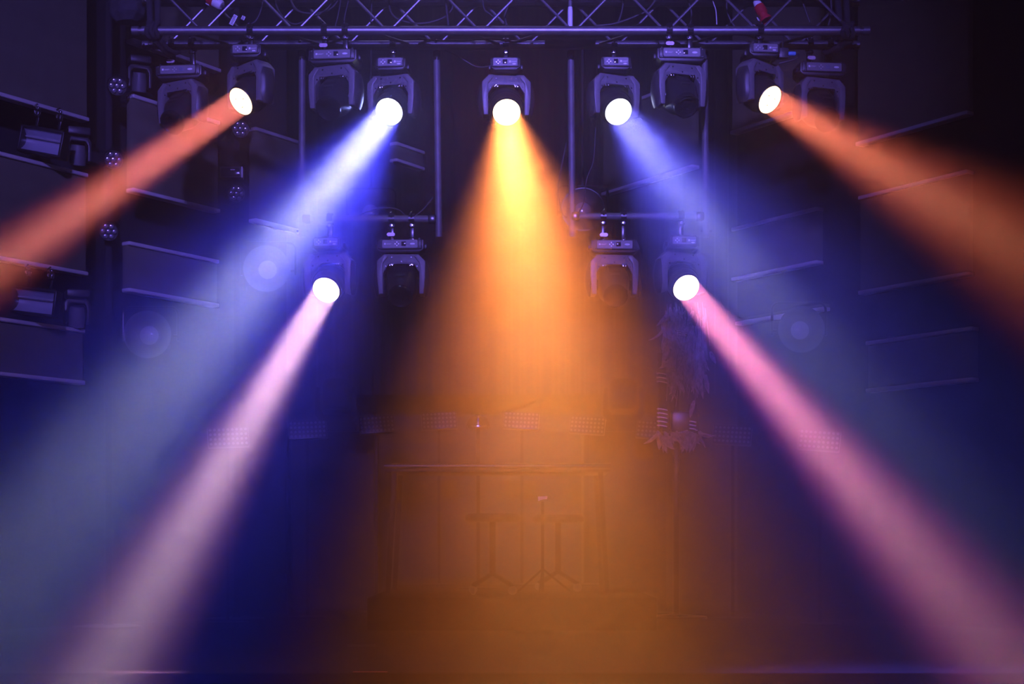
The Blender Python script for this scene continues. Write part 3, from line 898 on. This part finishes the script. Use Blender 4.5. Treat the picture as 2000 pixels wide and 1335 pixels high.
# ------------------------------------------------------------------ rear riser, floor heads, LED panels
RZ = 0.20
bm = new_bm(); box(bm, (1.7, 2.38, RZ - 0.004), (0, 10.05, RZ / 2 + 0.002), 0.01)
tag(obj('riser', bm, M['floor']), 'low black riser at the back of the stage', 'riser')
def flight_case(px, w_, zt, Y, label):
    c = P(px, 0, Y)
    t = thing('flight_case', label, 'flight case', (c.x, Y, 0.0), 0, 'flight cases at the back')
    bm = new_bm(); box(bm, (w_, 0.45, zt - 0.012), (0, 0, zt / 2), 0.008); obj('case_body', bm, M['wall'], t)
    bm = new_bm()
    for sx in (-1, 1):
        for sz in (0.006, zt - 0.006):
            box(bm, (0.03, 0.47, 0.03), (sx * (w_ / 2 - 0.008), 0, max(0.015, min(zt - 0.016, sz))), 0.004)
    obj('edge_profile', bm, M['wall'], t)
def floor_head(px, ytop, Y, ztop_case, label):
    c = P(px, ytop, Y)
    t = thing('moving_head', label, 'moving head light', (c.x, Y, ztop_case), 0, 'dark heads standing on flight cases')
    h = c.z - ztop_case
    bm = new_bm(); box(bm, (0.30, 0.22, 0.08), (0, 0, 0.042), 0.01); obj('base', bm, M['wall'], t)
    bm = new_bm()
    prism(bm, [(-x, z) for x, z in yoke_poly(0.32, h * 0.62, 0.24, 0.05, 0.04, 0.03, 0.05, 0.01)], -0.05, 0.05, 0.005)
    for v in bm.verts: v.co.z = -v.co.z + 0.085
    obj('yoke', bm, M['wall'], t)
    bm = new_bm(); lathe(bm, [(0, h - 0.08 - 0.16), (0.09, h - 0.24), (0.11, h - 0.17), (0.11, h - 0.06), (0.085, h - 0.012), (0.05, h), (0, h)], 32); obj('head', bm, M['wall'], t)
for px, s in ((657, -1), (1217, 1)):
    Y = 11.6
    zc = P(0, 845, Y).z
    side = 'blue beam edge' if s < 0 else 'orange beam'
    flight_case(px, 0.62, zc, Y, 'black flight case under the dark standing head near the ' + side)
    floor_head(px, 738, Y, zc + 0.001, 'dark head standing on a flight case near the ' + side)

def led_panel(px, py, Y, roll, yaw, label):
    c = P(px, py, Y)
    t = thing('led_panel', label, 'LED panel', c, R(yaw), 'LED matrix panels on stands')
    q = Quaternion((0, 1, 0), R(roll)) @ Quaternion((1, 0, 0), R(-22))
    W_, H_ = 0.26, 0.135
    fz = RZ if abs(c.x) < 0.8 else 0.0
    bm = new_bm(); box(bm, (W_, 0.035, H_), (0, 0.018, 0), 0.006); obj('housing', bm, M['black_plastic'], t, rot=q)
    for r_ in range(4):
        for k in range(9):
            def f(bm): lathe(bm, [(0.0095, 0), (0.0090, 0.005), (0.0055, 0.010), (0, 0.011)], 12, Matrix.Rotation(R(90), 4, 'X'))
            link('led_lens', cached('matrix_led', f, M['led']), t, q @ Vector((-W_/2 + 0.018 + k * (W_ - 0.036) / 8, 0, -H_/2 + 0.018 + r_ * (H_ - 0.036) / 3)), q)
    bm = new_bm()
    tube(bm, [(0, 0.04, 0), (0, 0.06, -0.02), (0, 0.06, -(c.z - fz) + 0.012)], 0.012, 10)
    lathe(bm, [(0, 0), (0.13, 0), (0.13, 0.010), (0.02, 0.018), (0, 0.018)], 24, Matrix.Translation((0, 0.06, -(c.z - fz) + 0.001)))
    obj('stand', bm, M['wall'], t)
LP = [(446, 852, -3, 14, 'LED matrix panel lost in the pink beam'), (601, 838, -3, 10, 'LED matrix panel just outside the blue beam, near the dark standing head'),
      (736, 828, -5, 8, 'LED matrix panel in the dark between blue and orange beams'), (858, 820, -3, 5, 'LED matrix panel at the edge of the orange beam beside the glass dome'),
      (1018, 820, 3, -5, 'LED matrix panel inside the orange beam beside the glass dome'), (1147, 829, 4, -8, 'LED matrix panel faint in the brightest orange haze'),
      (1278, 838, 5, -10, 'LED matrix panel next to the feathered prop'), (1430, 848, 4, -12, 'LED matrix panel in the dark between feathered prop and magenta beam'),
      (1600, 858, 5, -14, 'LED matrix panel hidden in the magenta beam')]
for px, py, roll, yaw, lb in LP:
    sd = -1 if px < 1000 else 1
    led_panel(px, py, min(11.05, wall_point(px, sd).y - 0.30), roll, yaw, lb)

# glass dome beacon on its stand
Y = 10.4
c = P(934, 833, Y)
t = thing('dome_beacon', 'clear glass dome beacon with shiny rim inside the orange beam', 'dome lamp', c)
gm = bpy.data.materials.new('clear dome glass'); gm.use_nodes = True
gb = gm.node_tree.nodes['Principled BSDF']
gb.inputs['Transmission Weight'].default_value = 1.0; gb.inputs['Roughness'].default_value = 0.02; gb.inputs['IOR'].default_value = 1.3
bm = new_bm(); lathe(bm, [(0.080 * math.cos(R(a)), 0.085 * math.sin(R(a))) for a in range(0, 90, 9)] + [(0, 0.085)], 36); obj('glass_dome', bm, gm, t)
bm = new_bm(); lathe(bm, [(0, -0.012), (0.084, -0.012), (0.086, -0.004), (0.084, 0.004), (0.078, 0.0), (0, 0.0)], 36); obj('rim', bm, M['chrome'], t)
bm = new_bm(); lathe(bm, [(0, 0.075), (0.006, 0.072), (0.010, 0.05), (0.016, 0.03), (0.020, 0.002), (0, 0.002)], 20); obj('inner_lamp', bm, M['chrome'], t)
bm = new_bm(); tube(bm, [(0, 0, -0.012), (0, 0, -(c.z - RZ) + 0.015)], 0.013, 12); lathe(bm, [(0, 0), (0.15, 0), (0.15, 0.010), (0.02, 0.018), (0, 0.018)], 24, Matrix.Translation((0, 0, -(c.z - RZ) + 0.001))); obj('stand', bm, M['wall'], t)

# ------------------------------------------------------------------ table, stools, bits on the stage
Y = 9.6
a, b_ = P(751, 910, Y), P(1192, 910, Y)
t = thing('table', 'long dark table with metal front rail standing on the riser in the orange beam', 'table', ((a.x + b_.x) / 2, Y + 0.3, RZ))
hw = (b_.x - a.x) / 2
zt = a.z - RZ
bm = new_bm(); box(bm, (2 * hw, 0.62, 0.03), (0, 0, zt - 0.02), 0.004); obj('table_top', bm, M['cloth'], t)
bm = new_bm(); tube(bm, [(-hw, -0.31, zt), (hw, -0.31, zt)], 0.018, 14); obj('front_rail', bm, M['black_metal'], t)
for sx in (-1, 1):
    for sy in (-1, 1):
        bm = new_bm(); tube(bm, [(sx * (hw - 0.06), sy * 0.26, zt - 0.036), (sx * (hw - 0.02), sy * 0.28, 0.002)], 0.017, 12); obj('leg', bm, M['wall'], t)

def stool(px, Y, label, pxfeet):
    c = P(px, 0, Y)
    t = thing('stool', label, 'stool', (c.x, Y, RZ), R(18), 'stools by the table')
    bm = new_bm(); lathe(bm, [(0, 0.50), (0.15, 0.50), (0.17, 0.485), (0.17, 0.46), (0.15, 0.45), (0, 0.45)], 32); obj('seat', bm, M['cloth'], t)
    bm = new_bm(); tube(bm, [(0, 0, 0.45), (0, 0, 0.12)], 0.02, 14); obj('post', bm, M['wall'], t)
    for k in range(4):
        a = PI / 2 * k + 0.5
        bm = new_bm(); tube(bm, [(0, 0, 0.13), (0.17 * math.cos(a), 0.17 * math.sin(a), 0.055)], 0.013, 10); l = obj('leg', bm, M['wall'], t)
        bm = new_bm(); lathe(bm, [(0, -0.012), (0.022, -0.012), (0.026, -0.006), (0.026, 0.006), (0.022, 0.012), (0, 0.012)], 20, Matrix.Translation((0.17 * math.cos(a), 0.17 * math.sin(a), 0.029)) @ Matrix.Rotation(a + 0.6, 4, 'Z') @ Matrix.Rotation(R(90), 4, 'X')); obj('caster', bm, M['alu_dull'], l)
stool(962, 9.35, 'dark stool on casters in front of the long table', None)
stool(1090, 9.9, 'dark stool on casters mostly hidden in orange haze behind the first stool', None)
c = P(1060, 972, 9.22)
t = thing('music_stand', 'thin dark stand holding a pale pink card in the orange haze', 'stand', (c.x, 9.25, RZ))
bm = new_bm(); tube(bm, [(0, 0, 0.02), (0, 0, c.z - RZ - 0.02)], 0.010, 10); obj('post', bm, M['wall'], t)
for k in range(3):
    a = 2 * PI / 3 * k + 0.4
    bm = new_bm(); tube(bm, [(0, 0, 0.16), (0.20 * math.cos(a), 0.20 * math.sin(a), 0.010)], 0.007, 8); obj('leg', bm, M['wall'], t)
bm = new_bm(); prism(bm, [(-0.030, 0.010), (0.030, 0.012), (0.027, -0.006), (0.0, -0.008), (-0.018, -0.014), (-0.027, -0.020)], -0.012, -0.010)
for v in bm.verts: v.co.z += c.z - RZ
obj('card', bm, M['paper'], t)

# feathered prop with pale rings
Y = 10.3
c = P(1322, 0, Y)
t = thing('feathered_prop', 'tall stage prop hung with dark feathers and fringe, pale rings on its arms', 'stage prop', (c.x, Y, 0.0))
Z = lambda py: P(0, py, Y).z
X = lambda px: P(px, 0, Y).x - c.x
bm = new_bm(); tube(bm, [(0, 0.04, 0.01), (0, 0.04, Z(590))], 0.022, 12); lathe(bm, [(0, 0), (0.21, 0), (0.21, 0.015), (0.03, 0.03), (0, 0.03)], 28, Matrix.Translation((0, 0.04, 0.001))); obj('post', bm, M['black_metal'], t)
bm = new_bm(); box(bm, (0.15, 0.10, 0.14), (X(1332), 0, Z(824)), 0.01); box(bm, (0.05, 0.004, 0.010), (X(1322), -0.053, Z(832))); obj('chest_box', bm, M['head_plastic'], t)
for (pxa, pya, pxb, pyb) in ((1292, 690, 1296, 838), (1352, 790, 1356, 840), (1328, 640, 1338, 660)):
    bm = new_bm(); tube(bm, [(X(pxa), -0.02, Z(pya)), (X(pxb), -0.02, Z(pyb))], 0.030, 14); lm = obj('arm', bm, M['wall'], t)
for (px, py, k, dy, w_) in ((1293, 731, 3, 8, 0.036), (1293, 800, 5, 8, 0.034), (1351, 824, 3, 7, 0.034), (1332, 640, 5, 4, 0.034)):
    for q_ in range(k):
        bm = new_bm()
        tube(bm, [(X(px) + w_ * math.cos(a), -0.02 + w_ * math.sin(a), Z(py + q_ * dy) - 0.006 * math.cos(a)) for a in [2 * PI * j / 20 for j in range(21)]], 0.0045, 6)
        obj('ring', bm, M['ring'], t)
def feather(bm, base, ang, L_, W_, curl, yoff):
    n = 6
    prev = None
    for k in range(n + 1):
        u = k / n
        a = ang + curl * u
        x = base[0] + L_ * u * math.sin(a)
        z = base[1] - L_ * u * math.cos(a)
        wv = W_ * math.sin(PI * min(1, 0.12 + 0.86 * u)) ** 0.8
        pv = (bm.verts.new((x - wv * math.cos(a), yoff - 0.01 * u, z - wv * math.sin(a))), bm.verts.new((x, yoff - 0.02 * math.sin(PI * u) - 0.006, z)), bm.verts.new((x + wv * math.cos(a), yoff - 0.01 * u, z + wv * math.sin(a))))
        if prev:
            bm.faces.new((prev[0], prev[1], pv[1], pv[0])); bm.faces.new((prev[1], prev[2], pv[2], pv[1]))
        prev = pv
bm = new_bm()
for k in range(60):
    feather(bm, (X(random.uniform(1292, 1352)), Z(random.uniform(600, 700))), random.uniform(-0.5, 0.5), random.uniform(0.08, 0.17), random.uniform(0.008, 0.017), random.uniform(-0.6, 0.6), random.uniform(-0.11, 0.0))
for k in range(46):
    feather(bm, (X(random.uniform(1310, 1372)), Z(random.uniform(680, 735))), random.uniform(-0.25, 0.3), random.uniform(0.12, 0.20), random.uniform(0.008, 0.016), random.uniform(-0.3, 0.3), random.uniform(-0.11, 0.0))
for px, py, an, L_ in ((1352, 785, -0.35, 0.12), (1290, 708, 0.8, 0.09), (1383, 690, 0.3, 0.09), (1374, 735, 0.05, 0.13)):
    feather(bm, (X(px), Z(py)), an, L_, 0.016, 0.1, -0.12)
bmesh.ops.solidify(bm, geom=bm.faces[:], thickness=0.002)
o = obj('feathers', bm, M['feather'], t); o['kind'] = 'stuff'
bm = new_bm()
for k in range(110):
    x0 = X(random.uniform(1300, 1378)); z0 = Z(random.uniform(590, 700)); l_ = random.uniform(0.18, 0.36)
    tube(bm, [(x0, random.uniform(-0.09, 0.02), z0), (x0 + random.uniform(-0.012, 0.012), -0.06, z0 - l_ / 2), (x0 + random.uniform(-0.03, 0.03), -0.06, z0 - l_)], 0.003, 5)
o = obj('fringe', bm, M['fringe'], t); o['kind'] = 'stuff'
bm = new_bm()
for k in range(34):
    feather(bm, (X(random.uniform(1276, 1366)), Z(random.uniform(842, 852))), random.uniform(-0.9, 0.9), random.uniform(0.07, 0.15), random.uniform(0.010, 0.019), random.uniform(-0.6, 0.6), random.uniform(-0.12, -0.03))
bmesh.ops.solidify(bm, geom=bm.faces[:], thickness=0.002)
o = obj('skirt_feathers', bm, M['feather'], t); o['kind'] = 'stuff'

# ------------------------------------------------------------------ cables, plugs and tags in the truss
def cable(label, pts, r=0.006, m='cable', group='loose cables in the truss'):
    P3 = [Vector(p) for p in pts]
    sm = []
    for i in range(len(P3) - 1):
        p0, p1, p2, p3 = P3[max(0, i-1)], P3[i], P3[i+1], P3[min(len(P3)-1, i+2)]
        for k in range(8):
            u = k / 8
            sm.append(0.5 * ((2*p1) + (p2-p0)*u + (2*p0-5*p1+4*p2-p3)*u*u + (3*p1-p0-3*p2+p3)*u**3))
    sm.append(P3[-1])
    bm = new_bm(); tube(bm, sm, r, 8)
    return tag(obj('cable', bm, M[m]), label, 'cable', group)
CLAB = ['black cable dropping from the truss onto the clamp of the red beam head', 'black cable sagging in a deep loop just past the red beam head', 'black cable looping shallowly over the first unlit head beyond the red beam head', 'black cable hanging to the outer clamp of the unlit head beside the white beam head', 'black cable hanging to the inner clamp of the unlit head beside the white beam head', 'short black cable hanging straight above the white beam head', 'black cable sagging in a wide loop above the gap between white and orange beam heads', 'short black cable hanging over the inner pole of the white beam side', 'black cable curving inside the truss just before the orange beam head', 'short black cable hanging inside the truss above the orange beam head', 'short black cable hanging inside the truss above the blue beam head', 'black cable running slantwise through the truss from the bracket plate past the blue beam head', 'short black cable hanging in the truss above the unlit head beside the blue beam', 'black cable bending along the chord towards the orange-red beam head', 'short black cable hanging above the unlit head at the far truss end', 'short black cable hanging next to the sling beyond the standing red plug', 'black cable lying loosely along the rear chord above the orange beam head', 'short black cable lying along the rear chord next to the white beam side pole']
for lab_, (pts, yy) in zip(CLAB, (([(515, -30), (512, 10), (500, 40), (480, 52), (470, 70), (478, 95)], 8.33), ([(525, -30), (545, 22), (570, 46), (598, 40), (640, 16), (665, -30)], 8.36),
                  ([(560, -30), (575, 15), (605, 26), (640, 20), (660, 0), (668, -30)], 8.31), ([(668, -30), (664, 10), (655, 50), (640, 80)], 8.28), ([(690, -30), (678, 12), (672, 45), (675, 85)], 8.30),
                  ([(722, -30), (726, 8), (724, 44)], 8.36), ([(760, -30), (764, 25), (800, 44), (845, 42), (880, 22), (895, -30)], 8.38), ([(870, -30), (872, 15), (876, 50)], 8.27),
                  ([(942, -30), (945, 15), (958, 28), (972, 40)], 8.30), ([(1000, -30), (992, 10), (986, 32), (990, 50)], 8.33), ([(1222, -30), (1215, 20), (1206, 48)], 8.35),
                  ([(1300, -30), (1268, 16), (1240, 32), (1200, 46), (1165, 50)], 8.30), ([(1330, -30), (1350, 20), (1348, 50)], 8.36), ([(1425, -30), (1420, 20), (1440, 55), (1470, 48), (1480, 60)], 8.33),
                  ([(1560, -30), (1570, 10), (1582, 44)], 8.36), ([(1620, -30), (1624, 20), (1618, 50)], 8.27), ([(905, 80), (960, 76), (1010, 82), (1042, 72)], 8.34), ([(815, 75), (850, 79), (905, 80)], 8.33))):
    cable(lab_, [P(x, y, yy) for x, y in pts], random.choice((0.004, 0.005, 0.006)))
cable('pale thin cable hanging inside the truss above the unlit head', [P(1385, -30, 8.33), P(1393, 4, 8.33), (P(1398, 20, 8.33)), P(1400, 48, 8.33)], 0.003, 'cable_white', None)
cable('black cable drooping from the pole beside the orange beam head', [P(868, 98, 8.47), P(895, 110, 8.5), P(930, 130, 8.5), P(958, 128, 8.45), P(967, 112, 8.42)], 0.004, 'cable', None)
cable('black cable hanging beside the pole under the blue beam head', [P(1164, 232, 8.56), P(1162, 280, 8.56), P(1158, 318, 8.55), P(1146, 350, 8.55), P(1140, 395, 8.52), P(1128, 418, 8.5)], 0.0035, 'cable', None)
cable('black cable running down the pole inside the orange beam edge', [P(1106, 280, 8.5), P(1096, 330, 8.5), P(1090, 370, 8.5), P(1098, 415, 8.5), P(1108, 425, 8.5)], 0.004, 'cable', None)
cable('black cable looping from the crossbar under the white beam', [P(846, 385, 8.55), P(825, 410, 8.56), P(800, 425, 8.55), P(775, 408, 8.56), P(735, 408, 8.56), P(690, 425, 8.55)], 0.0035, 'cable', None)

def plug(p0, p1, label, cap_first):
    a, b_ = Vector(p0), Vector(p1)
    t = thing('power_plug', label, 'power plug', a, 0, 'red power plugs in the truss')
    d = (b_ - a); L_ = d.length
    q = d.to_track_quat('Z', 'Y')
    bm = new_bm(); lathe(bm, [(0, 0.0), (0.028, 0.0), (0.030, 0.01), (0.030, 0.05), (0.024, 0.055), (0.024, 0.075), (0.031, 0.08), (0.034, 0.10), (0.034, L_ - 0.03), (0.030, L_ - 0.03), (0, L_ - 0.03)], 24); obj('plug_body', bm, M['red'], t, rot=q)
    bm = new_bm()
    if cap_first: lathe(bm, [(0.0, -0.045), (0.012, -0.045), (0.020, -0.035), (0.024, 0.0), (0, 0.0)], 20)
    else: lathe(bm, [(0.031, L_ - 0.03), (0.028, L_ + 0.012), (0.022, L_ + 0.02), (0, L_ + 0.02), ], 20)
    obj('collar', bm, M['white'], t, rot=q)
    bm = new_bm(); box(bm, (0.02, 0.004, 0.022), (0, -0.035, L_ - 0.055)); obj('sticker', bm, M['white'], t, rot=q)
    bm = new_bm()
    pts = [q @ Vector((0, 0, -0.04)), q @ Vector((0, 0, -0.09)), q @ Vector((0.02, 0.01, -0.16))] if cap_first else [q @ Vector((0, 0, L_ + 0.018)), q @ Vector((0, 0.0, L_ + 0.05)), q @ Vector((-0.01, 0.02, L_ + 0.11))]
    tube(bm, pts, 0.008, 10); obj('cable_tail', bm, M['cable'], t)
plug(P(385, -18, 8.33), P(428, 8, 8.31), 'red power plug with white collar above the red beam head', False)
plug(P(1482, 12, 8.33), P(1500, 46, 8.30), 'red power plug with white cap standing above the orange-red beam head', True)
def cable_tag(px, py, w_, h_, ang, label):
    c = P(px, py, 8.30)
    t = thing('cable_tag', label, 'cable tag', c, 0, 'pale tags in the truss')
    q = Quaternion((0, 1, 0), R(ang))
    bm = new_bm(); box(bm, (w_, 0.004, h_), (0, 0, 0), 0.001); obj('label_strip', bm, M['white'], t, rot=q)
    bm = new_bm()
    random.seed(px)
    for k in range(7): box(bm, (w_ * random.uniform(0.3, 0.7), 0.002, h_ * 0.045), (w_ * random.uniform(-0.1, 0.1), -0.0028, h_ * (-0.38 + 0.125 * k)))
    obj('print', bm, M['black_plastic'], t, rot=q)
cable_tag(456, 39, 0.024, 0.060, 28, 'long pale printed tag on a cable above the red beam head')
cable_tag(475, 35, 0.020, 0.022, 25, 'small pale tag beside the long printed tag in the truss')

c = P(1532, 104, TY)
t = thing('power_connector', 'small black box with blue connector hanging beside the orange-red beam head', 'connector', c)
bm = new_bm(); box(bm, (0.055, 0.04, 0.056), (-0.008, 0, -0.002), 0.004); obj('box', bm, M['black_plastic'], t)
bm = new_bm(); lathe(bm, [(0, 0), (0.011, 0), (0.012, 0.01), (0.012, 0.038), (0.008, 0.042), (0, 0.042)], 18, Matrix.Translation((0.019, -0.005, -0.004)) @ Matrix.Rotation(R(90), 4, 'Y')); obj('plug', bm, M['bluep'], t)
bm = new_bm(); tube(bm, [(0.058, -0.005, -0.004), (0.075, 0.0, -0.004), (0.078, 0.01, -0.020), (0.03, 0.0, -0.042), (-0.03, 0.0, -0.055)], 0.006, 8); obj('lead', bm, M['cable'], t)
bm = new_bm(); tube(bm, [(-0.008, 0, 0.025), (-0.008, 0, TZ - c.z - 0.026)], 0.005, 8); obj('hanger', bm, M['black_metal'], t)

# floor marks
bm = new_bm(); box(bm, (0.14, 0.02, 0.002), tuple(P(723, 1312, 2950 * CAM_Z / 262.0)), 0.0)
for v in bm.verts: v.co.z += 0.0015
tag(obj('floor_tape', bm, M['tape']), 'short orange tape strip on the stage floor', 'tape')
Yc = 2950 * CAM_Z / 212.0
cable('short dark cable end lying on the stage floor near the orange tape strip', [P(678, 1262, Yc) + Vector((0, 0, 0.006)), P(705, 1263, Yc) + Vector((0, 0, 0.006)), P(733, 1262, Yc) + Vector((0, 0, 0.006))], 0.006, 'cable', None)
